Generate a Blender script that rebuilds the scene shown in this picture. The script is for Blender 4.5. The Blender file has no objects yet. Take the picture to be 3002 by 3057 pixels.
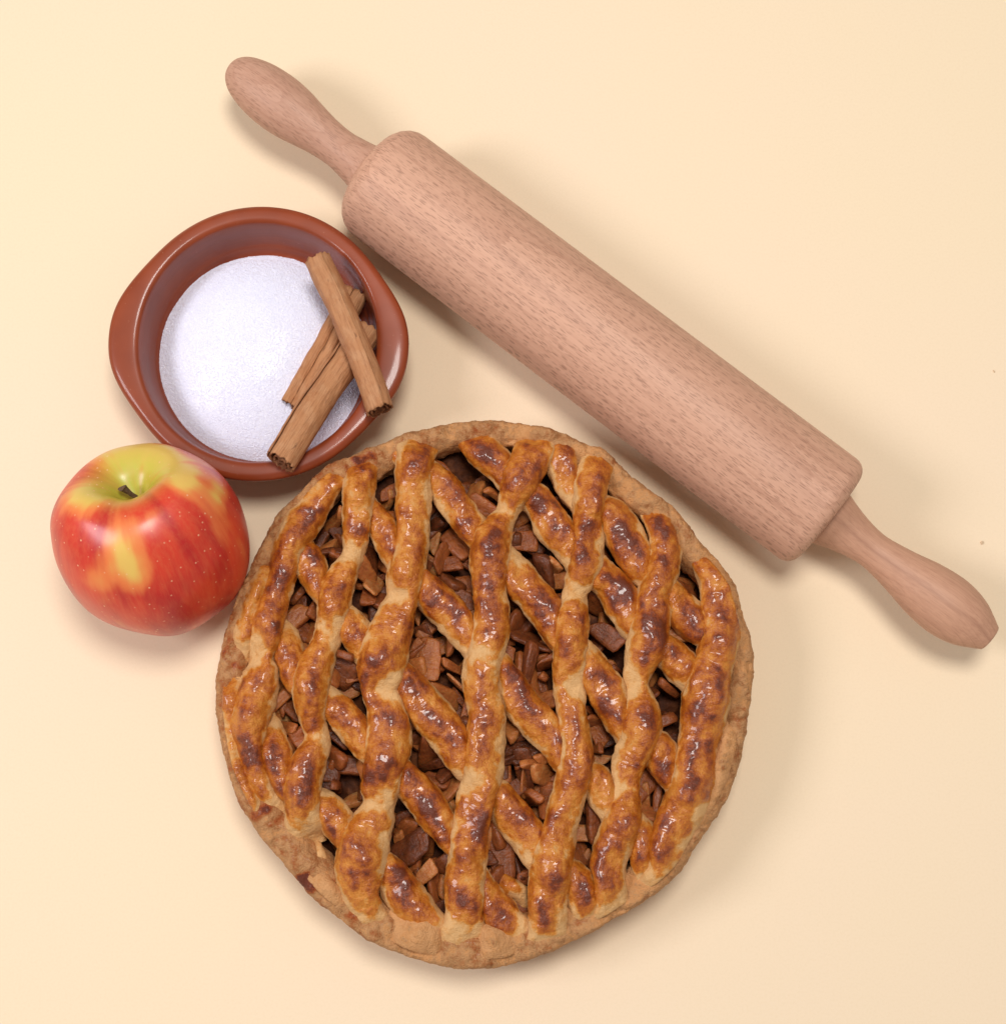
import bpy, bmesh, math, random
import numpy as np
from mathutils import Vector, Matrix

random.seed(7)
rng = np.random.default_rng(7)
scene = bpy.context.scene
R = math.radians

# ------------------------------------------------------------------ camera
CAM_H, TILT, FPX = 0.70, R(9.4), 4732.0
W0, H0 = 3002.0, 3057.0
cd = bpy.data.cameras.new('camera')
cam = bpy.data.objects.new('camera', cd)
scene.collection.objects.link(cam)
cam.location = (0, 0, CAM_H)
cam.rotation_euler = (TILT, 0, 0)
cd.sensor_fit = 'HORIZONTAL'
cd.sensor_width = 36.0
cd.lens = 36.0 * FPX / W0
cd.clip_start, cd.clip_end = 0.01, 50
scene.camera = cam

# ------------------------------------------------------------------ light
world = bpy.data.worlds.new('World')
scene.world = world
world.use_nodes = True
wb = world.node_tree.nodes['Background']
wb.inputs[0].default_value = (1.0, 0.93, 0.86, 1)
wb.inputs[1].default_value = 0.30


def lamp(name, loc, target, power, size, color):
    ld = bpy.data.lights.new(name, 'AREA')
    ld.shape = 'DISK'
    ld.size = size
    ld.energy = power
    ld.color = color
    o = bpy.data.objects.new(name, ld)
    scene.collection.objects.link(o)
    o.location = loc
    d = Vector(target) - Vector(loc)
    o.rotation_euler = d.to_track_quat('-Z', 'Y').to_euler()
    return o


lamp('key_lamp', (-1.00, 0.05, 1.05), (0.0, 0.12, 0), 8.8, 0.50, (0.985, 0.96, 1.0))
lamp('ceiling_lamp', (0.10, 0.38, 1.50), (0.05, 0.12, 0), 14.0, 0.45, (1.0, 0.965, 0.92))

vs = scene.view_settings
vs.view_transform = 'Standard'
vs.look = 'None'
vs.gamma = 1
vs.use_curve_mapping = False
vs.exposure = 0.0

# ------------------------------------------------------------------ helpers
CT, ST = math.cos(TILT), math.sin(TILT)


def at(px, py, z=0.0):
    """point of height z seen at a pixel of the photograph"""
    x = (px - W0 / 2) / FPX
    y = -(py - H0 / 2) / FPX
    dx, dy, dz = x, y * CT + ST, y * ST - CT
    t = (z - CAM_H) / dz
    return np.array([dx * t, dy * t, z])


_perm = rng.permutation(512).astype(np.int64)
_perm = np.concatenate([_perm, _perm])
_grad = rng.normal(size=(512, 3))
_grad /= np.linalg.norm(_grad, axis=1)[:, None]


def pnoise(p):
    p = np.asarray(p, float)
    i = np.floor(p).astype(np.int64)
    f = p - i
    u = f * f * f * (f * (f * 6 - 15) + 10)
    out = 0
    for a in (0, 1):
        for b in (0, 1):
            for c in (0, 1):
                h = _perm[(_perm[(_perm[(i[..., 0] + a) & 511] + i[..., 1] + b) & 511] + i[..., 2] + c) & 511]
                g = _grad[h]
                d = (g[..., 0] * (f[..., 0] - a) + g[..., 1] * (f[..., 1] - b) + g[..., 2] * (f[..., 2] - c))
                w = ((u[..., 0] if a else 1 - u[..., 0]) * (u[..., 1] if b else 1 - u[..., 1]) * (u[..., 2] if c else 1 - u[..., 2]))
                out = out + d * w
    return out * 1.6


def fbm(p, freq=1.0, octv=3, seed=0.0):
    p = np.asarray(p, float) * freq + np.array([seed * 17.3, seed * 5.1, seed * 9.7])
    s, a, n = 0, 1.0, 0
    for k in range(octv):
        s = s + a * pnoise(p)
        n += a
        p = p * 2.03 + 11.7
        a *= 0.5
    return s / n


def sstep(a, b, x):
    t = np.clip((x - a) / (b - a), 0, 1)
    return t * t * (3 - 2 * t)


def spline(pts, n):
    """Catmull-Rom through pts (k,d), resampled to n evenly spaced"""
    P = np.asarray(pts, float)
    P = np.vstack([2 * P[0] - P[1], P, 2 * P[-1] - P[-2]])
    out = []
    for i in range(1, len(P) - 2):
        t = np.linspace(0, 1, 24, endpoint=False)[:, None]
        a, b, c, d = P[i - 1], P[i], P[i + 1], P[i + 2]
        out.append(0.5 * (2 * b + (c - a) * t + (2 * a - 5 * b + 4 * c - d) * t ** 2 + (3 * b - a - 3 * c + d) * t ** 3))
    out.append(P[-2][None])
    Q = np.vstack(out)
    L = np.concatenate([[0], np.cumsum(np.linalg.norm(np.diff(Q[:, :2], axis=0), axis=1))])
    s = np.linspace(0, L[-1], n)
    return np.stack([np.interp(s, L, Q[:, k]) for k in range(Q.shape[1])], 1), L[-1]


def mesh_from(name, V, F, smooth=True, attrs=None, colors=None):
    me = bpy.data.meshes.new(name)
    V = np.asarray(V, float).reshape(-1, 3)
    me.from_pydata(V.tolist(), [], F if isinstance(F, list) else F.tolist())
    if smooth:
        me.polygons.foreach_set('use_smooth', np.ones(len(me.polygons), bool))
    for k, a in (attrs or {}).items():
        at_ = me.attributes.new(k, 'FLOAT', 'POINT')
        at_.data.foreach_set('value', np.asarray(a, np.float32).ravel())
    if colors is not None:
        ca = me.attributes.new('skin', 'FLOAT_COLOR', 'POINT')
        c = np.ones((len(V), 4), np.float32)
        c[:, :3] = colors.reshape(-1, 3)
        ca.data.foreach_set('color', c.ravel())
    me.update()
    return me


def grid_faces(n, m, cu=False, cv=False, flip=False):
    iu = np.arange(n if cu else n - 1)
    iv = np.arange(m if cv else m - 1)
    A, B = np.meshgrid(iu, iv, indexing='ij')
    A2, B2 = (A + 1) % n, (B + 1) % m
    q = np.stack([A * m + B, A2 * m + B, A2 * m + B2, A * m + B2], -1).reshape(-1, 4)
    return q[:, ::-1] if flip else q


def obj(name, me, mat, parent=None):
    o = bpy.data.objects.new(name, me)
    scene.collection.objects.link(o)
    if mat is not None and not me.materials:
        me.materials.append(mat)
    if parent is not None:
        o.parent = parent
    return o


def tag(o, label=None, cat=None, group=None, kind=None):
    for k, v in (('label', label), ('category', cat), ('group', group), ('kind', kind)):
        if v:
            o[k] = v
    return o


def empty(name, loc, label, cat):
    o = bpy.data.objects.new(name, None)
    scene.collection.objects.link(o)
    o.empty_display_size = 0.02
    o.location = loc
    return tag(o, label, cat)


# ------------------------------------------------------------------ materials
class NT:
    def __init__(self, name):
        self.m = bpy.data.materials.new(name)
        self.m.use_nodes = True
        self.t = self.m.node_tree
        self.b = self.t.nodes['Principled BSDF']

    def n(self, typ, **kw):
        nd = self.t.nodes.new(typ)
        for k, v in kw.items():
            if k.startswith('i_'):
                key = k[2:]
                nd.inputs[int(key) if key.isdigit() else key].default_value = v
            else:
                setattr(nd, k, v)
        return nd

    def l(self, a, b):
        self.t.links.new(a, b)

    def math(self, op, a, b=None, clamp=False):
        nd = self.n('ShaderNodeMath', operation=op)
        nd.use_clamp = clamp
        for i, v in enumerate((a, b)):
            if v is None:
                continue
            if isinstance(v, (int, float)):
                nd.inputs[i].default_value = v
            else:
                self.l(v, nd.inputs[i])
        return nd.outputs[0]

    def maprange(self, v, a, b, c=0.0, d=1.0):
        nd = self.n('ShaderNodeMapRange')
        self.l(v, nd.inputs[0])
        for i, x in enumerate((a, b, c, d)):
            nd.inputs[i + 1].default_value = x
        return nd.outputs[0]

    def ramp(self, v, stops):
        nd = self.n('ShaderNodeValToRGB')
        e = nd.color_ramp.elements
        while len(e) < len(stops):
            e.new(0.5)
        for i, (p, c) in enumerate(stops):
            e[i].position = p
            e[i].color = (*c, 1)
        self.l(v, nd.inputs[0])
        return nd.outputs[0]

    def coords(self, scale=(1, 1, 1), loc=(0, 0, 0), rot=(0, 0, 0), kind='Object'):
        tc = self.n('ShaderNodeTexCoord')
        mp = self.n('ShaderNodeMapping')
        mp.inputs['Scale'].default_value = scale
        mp.inputs['Location'].default_value = loc
        mp.inputs['Rotation'].default_value = rot
        self.l(tc.outputs[kind], mp.inputs[0])
        return mp.outputs[0]

    def noise(self, vec, scale, detail=4, rough=0.5, dist=0.0):
        nd = self.n('ShaderNodeTexNoise')
        self.l(vec, nd.inputs['Vector'])
        nd.inputs['Scale'].default_value = scale
        nd.inputs['Detail'].default_value = detail
        nd.inputs['Roughness'].default_value = rough
        nd.inputs['Distortion'].default_value = dist
        return nd.outputs['Fac']

    def mix(self, f, a, b, blend='MIX'):
        nd = self.n('ShaderNodeMix', data_type='RGBA', blend_type=blend)
        for s, v in ((0, f), (6, a), (7, b)):
            if isinstance(v, (int, float)):
                nd.inputs[s].default_value = v
            elif isinstance(v, tuple):
                nd.inputs[s].default_value = (*v, 1)
            else:
                self.l(v, nd.inputs[s])
        return nd.outputs[2]

    def bump(self, h, strength, dist, prev=None):
        nd = self.n('ShaderNodeBump')
        nd.inputs['Strength'].default_value = strength
        nd.inputs['Distance'].default_value = dist
        self.l(h, nd.inputs['Height'])
        if prev is not None:
            self.l(prev, nd.inputs['Normal'])
        return nd.outputs[0]

    def out(self, color=None, rough=None, normal=None, **kw):
        for key, v in (('Base Color', color), ('Roughness', rough), ('Normal', normal)):
            if v is None:
                continue
            if isinstance(v, (int, float)):
                self.b.inputs[key].default_value = v
            elif isinstance(v, tuple):
                self.b.inputs[key].default_value = (*v, 1)
            else:
                self.l(v, self.b.inputs[key])
        for k, v in kw.items():
            self.b.inputs[k.replace('_', ' ')].default_value = v
        return self.m


def mat_table():
    t = NT('cream_paper')
    c = t.coords()
    n1 = t.noise(c, 5, 3)
    n2 = t.noise(c, 900, 3, 0.6)
    col = t.mix(t.maprange(n1, 0.35, 0.65), (0.874, 0.716, 0.505), (0.878, 0.710, 0.520))
    col = t.mix(t.maprange(n2, 0.45, 0.75, 0.0, 0.5), col, (0.83, 0.665, 0.465))
    return t.out(col, 0.75, t.bump(n2, 0.12, 0.0004), Specular_IOR_Level=0.25)


def mat_crust(name, pale, gloss, warm=(0.90, 0.76, 0.56), mid=((0.615, 0.232, 0.030), (0.490, 0.138, 0.010))):
    t = NT(name)
    a = t.n('ShaderNodeAttribute', attribute_name='bake')
    c = t.coords()
    n1 = t.noise(c, 300, 5, 0.65)
    n2 = t.noise(c, 1500, 3, 0.6)
    n3 = t.noise(c, 110, 4, 0.6, 0.8)
    n4 = t.noise(t.coords((420, 130, 420), rot=(0, 0, 0.25)), 1.0, 4, 0.65, 0.5)
    f = t.math('ADD', a.outputs['Fac'], t.math('MULTIPLY', t.math('SUBTRACT', n1, 0.5), 0.58))
    f = t.math('ADD', f, t.math('MULTIPLY', t.math('SUBTRACT', n3, 0.5), 0.28))
    f = t.math('ADD', f, t.math('MULTIPLY', t.math('SUBTRACT', n4, 0.5), 0.34))
    f = t.math('ADD', f, t.math('MULTIPLY', t.math('SUBTRACT', n2, 0.5), 0.36))
    f = t.math('ADD', t.math('MULTIPLY', t.math('SUBTRACT', f, 0.42), 1.25), 0.42, clamp=True)
    col = t.ramp(f, [(0.0, pale), (0.22, tuple(a * b for a, b in zip(pale, warm))), (0.36, mid[0]),
                     (0.56, mid[1]), (0.76, (0.330, 0.068, 0.006)), (0.90, (0.210, 0.036, 0.006)), (1.0, (0.135, 0.023, 0.006))])
    ro = t.maprange(f, 0.22, 0.55, 0.74, 0.74 - 0.44 * gloss)
    h = t.math('ADD', t.math('MULTIPLY', n1, 0.65), t.math('MULTIPLY', n2, 0.45))
    h = t.math('ADD', h, t.math('MULTIPLY', t.noise(c, 750, 4, 0.7, 0.4), 0.45))
    nb = t.bump(h, 0.62 if gloss > 0.5 else 0.95, 0.0013)
    t.l(t.maprange(f, 0.30, 0.55, 0.0, 0.50 * gloss), t.b.inputs['Coat Weight'])
    return t.out(col, ro, nb, Coat_Roughness=0.12, Specular_IOR_Level=0.45)


def mat_filling():
    t = NT('stewed_filling')
    c = t.coords()
    n1 = t.noise(c, 160, 5, 0.6)
    col = t.ramp(n1, [(0.3, (0.030, 0.009, 0.004)), (0.5, (0.085, 0.024, 0.009)), (0.7, (0.20, 0.065, 0.022))])
    return t.out(col, 0.6, t.bump(n1, 0.8, 0.002), Specular_IOR_Level=0.12)


def mat_chunk():
    t = NT('stewed_apple')
    oi = t.n('ShaderNodeObjectInfo')
    c = t.coords()
    n1 = t.noise(c, 260, 5, 0.62)
    st = t.noise(t.coords((220, 800, 500)), 1.0, 4, 0.6)
    f = t.math('ADD', t.math('MULTIPLY', oi.outputs['Random'], 0.60), t.math('MULTIPLY', n1, 0.55))
    f = t.math('ADD', f, t.math('MULTIPLY', t.math('SUBTRACT', st, 0.5), 0.35))
    col = t.ramp(f, [(0.15, (0.045, 0.012, 0.006)), (0.38, (0.16, 0.042, 0.013)), (0.62, (0.32, 0.088, 0.022)), (0.86, (0.48, 0.170, 0.045)), (1.0, (0.56, 0.31, 0.13))])
    h = t.math('ADD', n1, t.math('MULTIPLY', st, 0.35))
    return t.out(col, 0.34, t.bump(h, 0.7, 0.0014), Specular_IOR_Level=0.45, Subsurface_Weight=0.25, Subsurface_Scale=0.0015)


def mat_wood(name, pale, dark, ring_c=(0.0, -0.03), ring_f=260.0, dash=1.0, seed=0.0, slant=0.0, vein=None):
    # x along the turned axis; y,z across
    t = NT(name)
    tc = t.n('ShaderNodeTexCoord')
    sp = t.n('ShaderNodeSeparateXYZ')
    t.l(tc.outputs['Object'], sp.inputs[0])
    c = t.coords((12, 90, 90), (seed, seed, seed))
    wob = t.noise(c, 1.0, 3)
    y = t.math('SUBTRACT', sp.outputs[1], ring_c[0])
    z = t.math('SUBTRACT', t.math('ADD', sp.outputs[2], t.math('MULTIPLY', sp.outputs[0], slant)), ring_c[1])
    r = t.math('SQRT', t.math('ADD', t.math('MULTIPLY', y, y), t.math('MULTIPLY', z, z)))
    ph = t.math('ADD', t.math('MULTIPLY', r, ring_f), t.math('MULTIPLY', wob, 0.9))
    saw = t.math('FRACT', ph)
    ring = t.math('POWER', saw, 6.0)
    fine = t.noise(t.coords((16, 760, 760), (seed, 0, 0)), 1.0, 4, 0.6)
    broad = t.noise(t.coords((5, 55, 55), (seed, 3, 0)), 1.0, 2, 0.5)
    col = t.mix(t.maprange(broad, 0.3, 0.7), pale, tuple(0.88 * a for a in pale))
    col = t.mix(t.math('MULTIPLY', ring, 0.34), col, dark)
    col = t.mix(t.math('MULTIPLY', t.maprange(fine, 0.42, 0.70), 0.42), col, dark)
    # medullary ray flecks: short dashes along the grain
    vec = t.coords((170, 1400, 130), (seed * 3, 0, 0), (0.35, 0, 0))
    wv = t.n('ShaderNodeTexVoronoi', feature='F1')
    wv.inputs['Scale'].default_value = 1.0
    wv.inputs['Randomness'].default_value = 0.75
    t.l(vec, wv.inputs['Vector'])
    d = t.maprange(wv.outputs['Distance'], 0.22, 0.34, 1.0, 0.0)
    vec2 = t.coords((210, 1500, 200), (seed * 3 + 5, 2, 0), (0.35, 0, 0))
    wv2 = t.n('ShaderNodeTexVoronoi', feature='F1')
    wv2.inputs['Scale'].default_value = 1.0
    wv2.inputs['Randomness'].default_value = 0.8
    t.l(vec2, wv2.inputs['Vector'])
    d2 = t.maprange(wv2.outputs['Distance'], 0.24, 0.36, 0.55, 0.0)
    dd = t.math('MULTIPLY', t.math('MAXIMUM', d, d2), 0.50 * dash)
    col = t.mix(dd, col, tuple(0.55 * a for a in dark))
    if vein is not None:   # one dark lengthwise growth line
        yy = t.math('SUBTRACT', sp.outputs[1], t.math('ADD', t.math('MULTIPLY', t.math('SUBTRACT', wob, 0.5), 0.004), vein))
        ln = t.maprange(t.math('ABSOLUTE', yy), 0.0002, 0.0016, 0.32, 0.0)
        col = t.mix(ln, col, tuple(0.75 * a for a in dark))
    return t.out(col, 0.52, t.bump(t.math('SUBTRACT', fine, dd), 0.10, 0.0006), Specular_IOR_Level=0.35)


def mat_terracotta():
    t = NT('glazed_terracotta')
    c = t.coords()
    n1 = t.noise(c, 45, 3)
    n2 = t.noise(c, 700, 3)
    wv = t.noise(t.coords((30, 30, 900)), 1.0, 2)
    col = t.mix(t.maprange(n1, 0.35, 0.65), (0.300, 0.056, 0.016), (0.245, 0.043, 0.012))
    col = t.mix(t.math('MULTIPLY', t.maprange(wv, 0.4, 0.7), 0.35), col, (0.18, 0.034, 0.014))
    col = t.mix(t.maprange(n2, 0.70, 0.78), col, (0.42, 0.16, 0.09))
    t.b.inputs['Coat Weight'].default_value = 0.35
    return t.out(col, 0.42, t.bump(n1, 0.05, 0.002), Coat_Roughness=0.10, Specular_IOR_Level=0.3)


def mat_sugar():
    t = NT('sugar')
    c = t.coords()
    n1 = t.noise(c, 2600, 2, 0.6)
    col = t.mix(t.maprange(n1, 0.35, 0.65), (0.80, 0.81, 0.965), (0.89, 0.895, 0.99))
    return t.out(col, 0.30, t.bump(n1, 0.10, 0.0002), Specular_IOR_Level=0.5)


def mat_bark():
    t = NT('cinnamon_bark')
    c = t.coords((40, 260, 260))
    n1 = t.noise(c, 1.0, 5, 0.6)
    n2 = t.noise(t.coords(), 170, 4, 0.6)
    n3 = t.noise(t.coords((120, 1500, 1500)), 1.0, 3, 0.6)
    sp = t.noise(t.coords((160, 420, 420)), 1.0, 2, 0.5)
    col = t.mix(t.maprange(n1, 0.3, 0.7), (0.53, 0.258, 0.120), (0.43, 0.180, 0.074))
    col = t.mix(t.maprange(n2, 0.45, 0.75), col, (0.56, 0.295, 0.150))
    col = t.mix(t.math('MULTIPLY', t.maprange(n3, 0.45, 0.7), 0.45), col, (0.24, 0.085, 0.034))
    col = t.mix(t.math('MULTIPLY', t.maprange(sp, 0.66, 0.74), 0.6), col, (0.12, 0.045, 0.02))
    a = t.n('ShaderNodeAttribute', attribute_name='inner')
    col = t.mix(a.outputs['Fac'], col, (0.22, 0.085, 0.036))
    h = t.math('ADD', n3, n1)
    return t.out(col, 0.62, t.bump(h, 0.55, 0.0012), Specular_IOR_Level=0.25)


def mat_apple():
    t = NT('apple_skin')
    a = t.n('ShaderNodeAttribute', attribute_name='skin')
    c = t.coords()
    fine = t.noise(t.coords((700, 700, 120)), 1.0, 3, 0.6)
    col = t.mix(t.math('MULTIPLY', t.maprange(fine, 0.4, 0.75), 0.12), a.outputs['Color'], (0.80, 0.36, 0.13))
    v = t.n('ShaderNodeTexVoronoi', feature='F1')
    v.inputs['Scale'].default_value = 300
    v.inputs['Randomness'].default_value = 1.0
    t.l(c, v.inputs['Vector'])
    dots = t.maprange(v.outputs['Distance'], 0.07, 0.15, 1.0, 0.0)
    big = t.noise(c, 60, 2)
    dots = t.math('MULTIPLY', dots, t.maprange(big, 0.35, 0.6, 0.15, 0.75))
    col = t.mix(dots, col, (0.86, 0.52, 0.30))
    t.b.inputs['Coat Weight'].default_value = 0.18
    return t.out(col, 0.36, t.bump(t.noise(c, 90, 2), 0.08, 0.002), Coat_Roughness=0.22, Specular_IOR_Level=0.5)


def mat_plain(name, c1, c2, scale, rough):
    t = NT(name)
    n = t.noise(t.coords(), scale, 4, 0.6)
    return t.out(t.mix(t.maprange(n, 0.35, 0.65), c1, c2), rough, t.bump(n, 0.4, 0.0008))


M_TABLE, M_FILL, M_CHUNK = mat_table(), mat_filling(), mat_chunk()
M_CRUST = mat_crust('glazed_pastry', (0.68, 0.395, 0.165), 1.0)
M_RIM = mat_crust('matte_crust', (0.630, 0.318, 0.130), 0.12, (0.92, 0.84, 0.72), ((0.500, 0.255, 0.105), (0.390, 0.150, 0.045)))
PALE, DARK = (0.680, 0.388, 0.266), (0.380, 0.180, 0.115)
M_WOOD = mat_wood('beech_roller', PALE, DARK, (-0.012, -0.052), 210.0, 1.0, 1.3, 0.035)
M_WOOD_H1 = mat_wood('beech_handle_dashed', (0.58, 0.330, 0.230), DARK, (0.0, -0.035), 260.0, 0.75, 4.1)
M_WOOD_H2 = mat_wood('beech_handle_striped', (0.60, 0.330, 0.215), DARK, (0.020, 0.004), 420.0, 0.25, 7.7, vein=-0.0022)
M_CLAY, M_SUGAR, M_BARK, M_APPLE = mat_terracotta(), mat_sugar(), mat_bark(), mat_apple()
M_STEM = mat_plain('apple_stem', (0.16, 0.085, 0.045), (0.07, 0.040, 0.024), 700, 0.7)
M_CRUMB = mat_plain('pastry_crumb', (0.72, 0.54, 0.36), (0.60, 0.42, 0.26), 900, 0.8)

# ------------------------------------------------------------------ table
me = mesh_from('table_top', [(-1.2, -1.0, 0), (1.2, -1.0, 0), (1.2, 1.4, 0), (-1.2, 1.4, 0)], [[0, 1, 2, 3]], False)
tag(obj('table_top', me, M_TABLE), 'plain cream paper covered table top under everything', 'table', kind='structure')

# ------------------------------------------------------------------ rolling pin
RAD = 0.0270
pa, pb = at(1103, 511, RAD), at(2475, 1545, RAD)
axis = pb - pa
PIN_L = np.linalg.norm(axis)
ang = math.atan2(axis[1], axis[0])
pin = empty('rolling_pin', tuple((pa + pb) / 2 * np.array([1, 1, 0])), 'beech wood rolling pin with two turned handles lying diagonally behind the pie', 'rolling pin')
pin.rotation_euler = (0, 0, ang)


def lathe(name, prof, mat, parent, loc, rotx, seg=96, n=140):
    P, _ = spline(prof, n)
    ph = np.linspace(0, 2 * np.pi, seg, endpoint=False)
    X = np.repeat(P[:, 0][:, None], seg, 1)
    Y = P[:, 1][:, None] * np.cos(ph)[None]
    Z = P[:, 1][:, None] * np.sin(ph)[None]
    V = np.stack([X, Y, Z], -1)
    o = obj(name, mesh_from(name, V, grid_faces(n, seg, cv=True, flip=True)), mat, parent)
    o.location = loc
    o.rotation_euler = (rotx, 0, 0)
    return o


h = PIN_L / 2


def fillet(x_end, sgn, rad, r, k=7):
    return [(x_end - sgn * (rad - rad * math.sin(a)), r - rad + rad * math.cos(a)) for a in np.linspace(0, math.pi / 2, k)]


left = fillet(-h, -1, 0.0115, RAD)[::-1]
right = fillet(h, 1, 0.0065, RAD)
prof = [(-h, 0.0), (-h, 0.008)] + left + [(-h * 0.6, RAD), (0, RAD), (h * 0.6, RAD)] + right + [(h, 0.008), (h, 0.0)]
# linear resample so the flat ends stay crisp
pp = np.array(prof)
ph_ = np.linspace(0, 2 * np.pi, 160, endpoint=False)
V = np.stack([np.repeat(pp[:, 0][:, None], 160, 1), pp[:, 1][:, None] * np.cos(ph_), pp[:, 1][:, None] * np.sin(ph_)], -1)
roller = obj('roller', mesh_from('roller', V, grid_faces(len(pp), 160, cv=True, flip=True)), M_WOOD, pin)
roller.location = (0, 0, RAD)
roller.rotation_euler = (R(0), 0, 0)
sc_l = np.linalg.norm(at(1103, 511, RAD) - at(686, 196, RAD)) / 498.0
sc_r = np.linalg.norm(at(2475, 1545, RAD) - at(2945, 1915, RAD)) / 600.0
pl = [(-14, 76), (0, 75), (30, 66), (65, 60), (105, 55), (160, 58), (215, 67), (270, 77), (325, 81), (385, 77), (430, 67), (462, 54), (484, 36), (494, 16), (496, 0)]
prt = [(-14, 95), (8, 92), (45, 80), (90, 68), (135, 60), (175, 58), (230, 65), (285, 75), (350, 89), (425, 97), (480, 93), (530, 80), (570, 60), (596, 45), (602, 40), (603, 20), (603, 0)]
hl = lathe('handle', [(s * sc_l, r * sc_l) for s, r in pl], M_WOOD_H1, pin, (-h, 0, RAD), 0)
hl.rotation_euler = (0, 0, math.pi)
lathe('handle', [(s * sc_r, r * sc_r) for s, r in prt], M_WOOD_H2, pin, (h, 0, RAD), 0.0)

# ------------------------------------------------------------------ bowl
RIM_Z = 0.0335
bc = at(769, 1016, RIM_Z)
S_B = np.linalg.norm(at(769 + 100, 1016, RIM_Z) - bc) / 100.0   # metres per photo pixel at the rim
NA = 360
th = np.linspace(0, 2 * np.pi, NA, endpoint=False)
dpt = lambda a, c: (a - c + np.pi) % (2 * np.pi) - np.pi
lug_l = np.exp(-np.abs(dpt(th, R(178)) / R(25)) ** 2.6)
lug_r = np.exp(-np.abs(dpt(th, R(-4)) / R(25)) ** 2.6)
lug = 1.0 * lug_l + 1.0 * lug_r
RO = (411 + 40 * lug) * S_B
RI = 365 * S_B * np.ones(NA)
loop = []


def ring(r, z):
    loop.append(np.stack([r * np.cos(th), r * np.sin(th), z * np.ones(NA)], -1))


base = 0.044
ring(np.full(NA, 0.001), 0.0012); ring(np.full(NA, base - 0.004), 0.0012); ring(np.full(NA, base - 0.002), 0.0)
ring(np.full(NA, base), 0.0004); ring(np.full(NA, base + 0.002), 0.004); ring(np.full(NA, base + 0.0055), 0.014)
ring(np.full(NA, 395 * S_B - 0.003), 0.0235)
ring(RO - 0.0035, 0.0272); ring(RO - 0.0012, 0.0283); ring(RO - 0.0002, 0.0296); ring(RO, 0.0308); ring(RO - 0.0005, 0.0322)
ring(RO - 0.0018, 0.0332); ring(RO * 0.6 + RI * 0.4, 0.0336); ring(RO * 0.2 + RI * 0.8, 0.0336); ring(RI + 0.0002, 0.0334); ring(RI - 0.0010, 0.0326); ring(RI - 0.0016, 0.0310)
ring(RI - 0.0022, 0.027); ring(RI - 0.0028, 0.020); ring(RI - 0.0042, 0.0135); ring(RI - 0.0050, 0.0125); ring(RI - 0.0056, 0.0112)
ring(RI - 0.0066, 0.0085); ring(RI - 0.009, 0.0066); ring(RI - 0.013, 0.006); ring(np.full(NA, 0.02), 0.0058); ring(np.full(NA, 0.001), 0.0058)
STRETCH = 1.035   # the hand-thrown dish is a little longer this way
# finer interpolation along the profile for a soft turned shape
L0 = np.array(loop)
L0[..., 1] *= STRETCH
ti = np.linspace(0, len(loop) - 1, 3 * (len(loop) - 1) + 1)
L1 = np.stack([np.stack([np.interp(ti, np.arange(len(loop)), L0[:, a, k]) for k in range(3)], -1) for a in range(NA)], 1)
n1 = L1.shape[0]
for _ in range(2):
    L1[1:-1] = 0.25 * L1[:-2] + 0.5 * L1[1:-1] + 0.25 * L1[2:]
L1[..., 2] += 0.00025 * fbm(L1, 40, 2, 3) * (L1[..., 2:3][..., 0] > 0.01)
faces = grid_faces(n1, NA, cv=True, flip=True)
full = mesh_from('tmp', L1, faces)
nrm = np.zeros(len(full.vertices) * 3)
full.vertices.foreach_get('normal', nrm)
nrm = nrm.reshape(-1, 3)
fz = L1.reshape(-1, 3)[faces].mean(1)
fa = np.arctan2(fz[:, 1], fz[:, 0])
fr = np.hypot(fz[:, 0], fz[:, 1])
is_l = (np.abs(dpt(fa, R(178))) < R(33)) & (fr > 411 * S_B)
is_r = (np.abs(dpt(fa, R(-4))) < R(33)) & (fr > 411 * S_B)


def sub(name, mask, parent):
    f = faces[mask]
    used = np.unique(f)
    remap = -np.ones(len(nrm), int)
    remap[used] = np.arange(len(used))
    m = mesh_from(name, L1.reshape(-1, 3)[used], remap[f])
    m.normals_split_custom_set_from_vertices(nrm[used].tolist())
    return obj(name, m, M_CLAY, parent)


bowl = empty('terracotta_bowl', (bc[0], bc[1], 0), 'round glazed terracotta dish with two lug handles, holding the sugar', 'bowl')
sub('body', ~(is_l | is_r), bowl)
sub('lug_handle', is_l, bowl)
sub('lug_handle', is_r, bowl)
bpy.data.meshes.remove(full)

# ------------------------------------------------------------------ sugar
sc_ = at(770, 1064, 0.016)
nr, na = 90, 260
rr = np.linspace(0, 1, nr) ** 0.9
aa = np.linspace(0, 2 * np.pi, na, endpoint=False)
rs = 0.0486 * (1 + 0.02 * fbm(np.stack([np.cos(aa) * 2, np.sin(aa) * 2, 0 * aa], -1), 1.0, 3, 5))
RRr = rr[:, None] * rs[None]
SX, SY = RRr * np.cos(aa), RRr * np.sin(aa) * 1.03


def sugar_h(x, y):
    r = np.hypot(x, y / 1.03) / 0.0486
    hh = 0.0045 + 0.0205 * np.clip(1 - r ** 2.2, 0, 1) ** 0.85
    dent = np.exp(-(((x - 0.030) ** 2 + (y + 0.012) ** 2) / 0.022 ** 2)) * 0.002
    return hh - dent + 0.0005 * fbm(np.stack([x, y, 0 * x], -1), 60, 2, 2)


SZ = sugar_h(SX, SY)
Vs = np.stack([SX, SY, SZ], -1)
fs = grid_faces(nr, na, cv=True)
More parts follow.
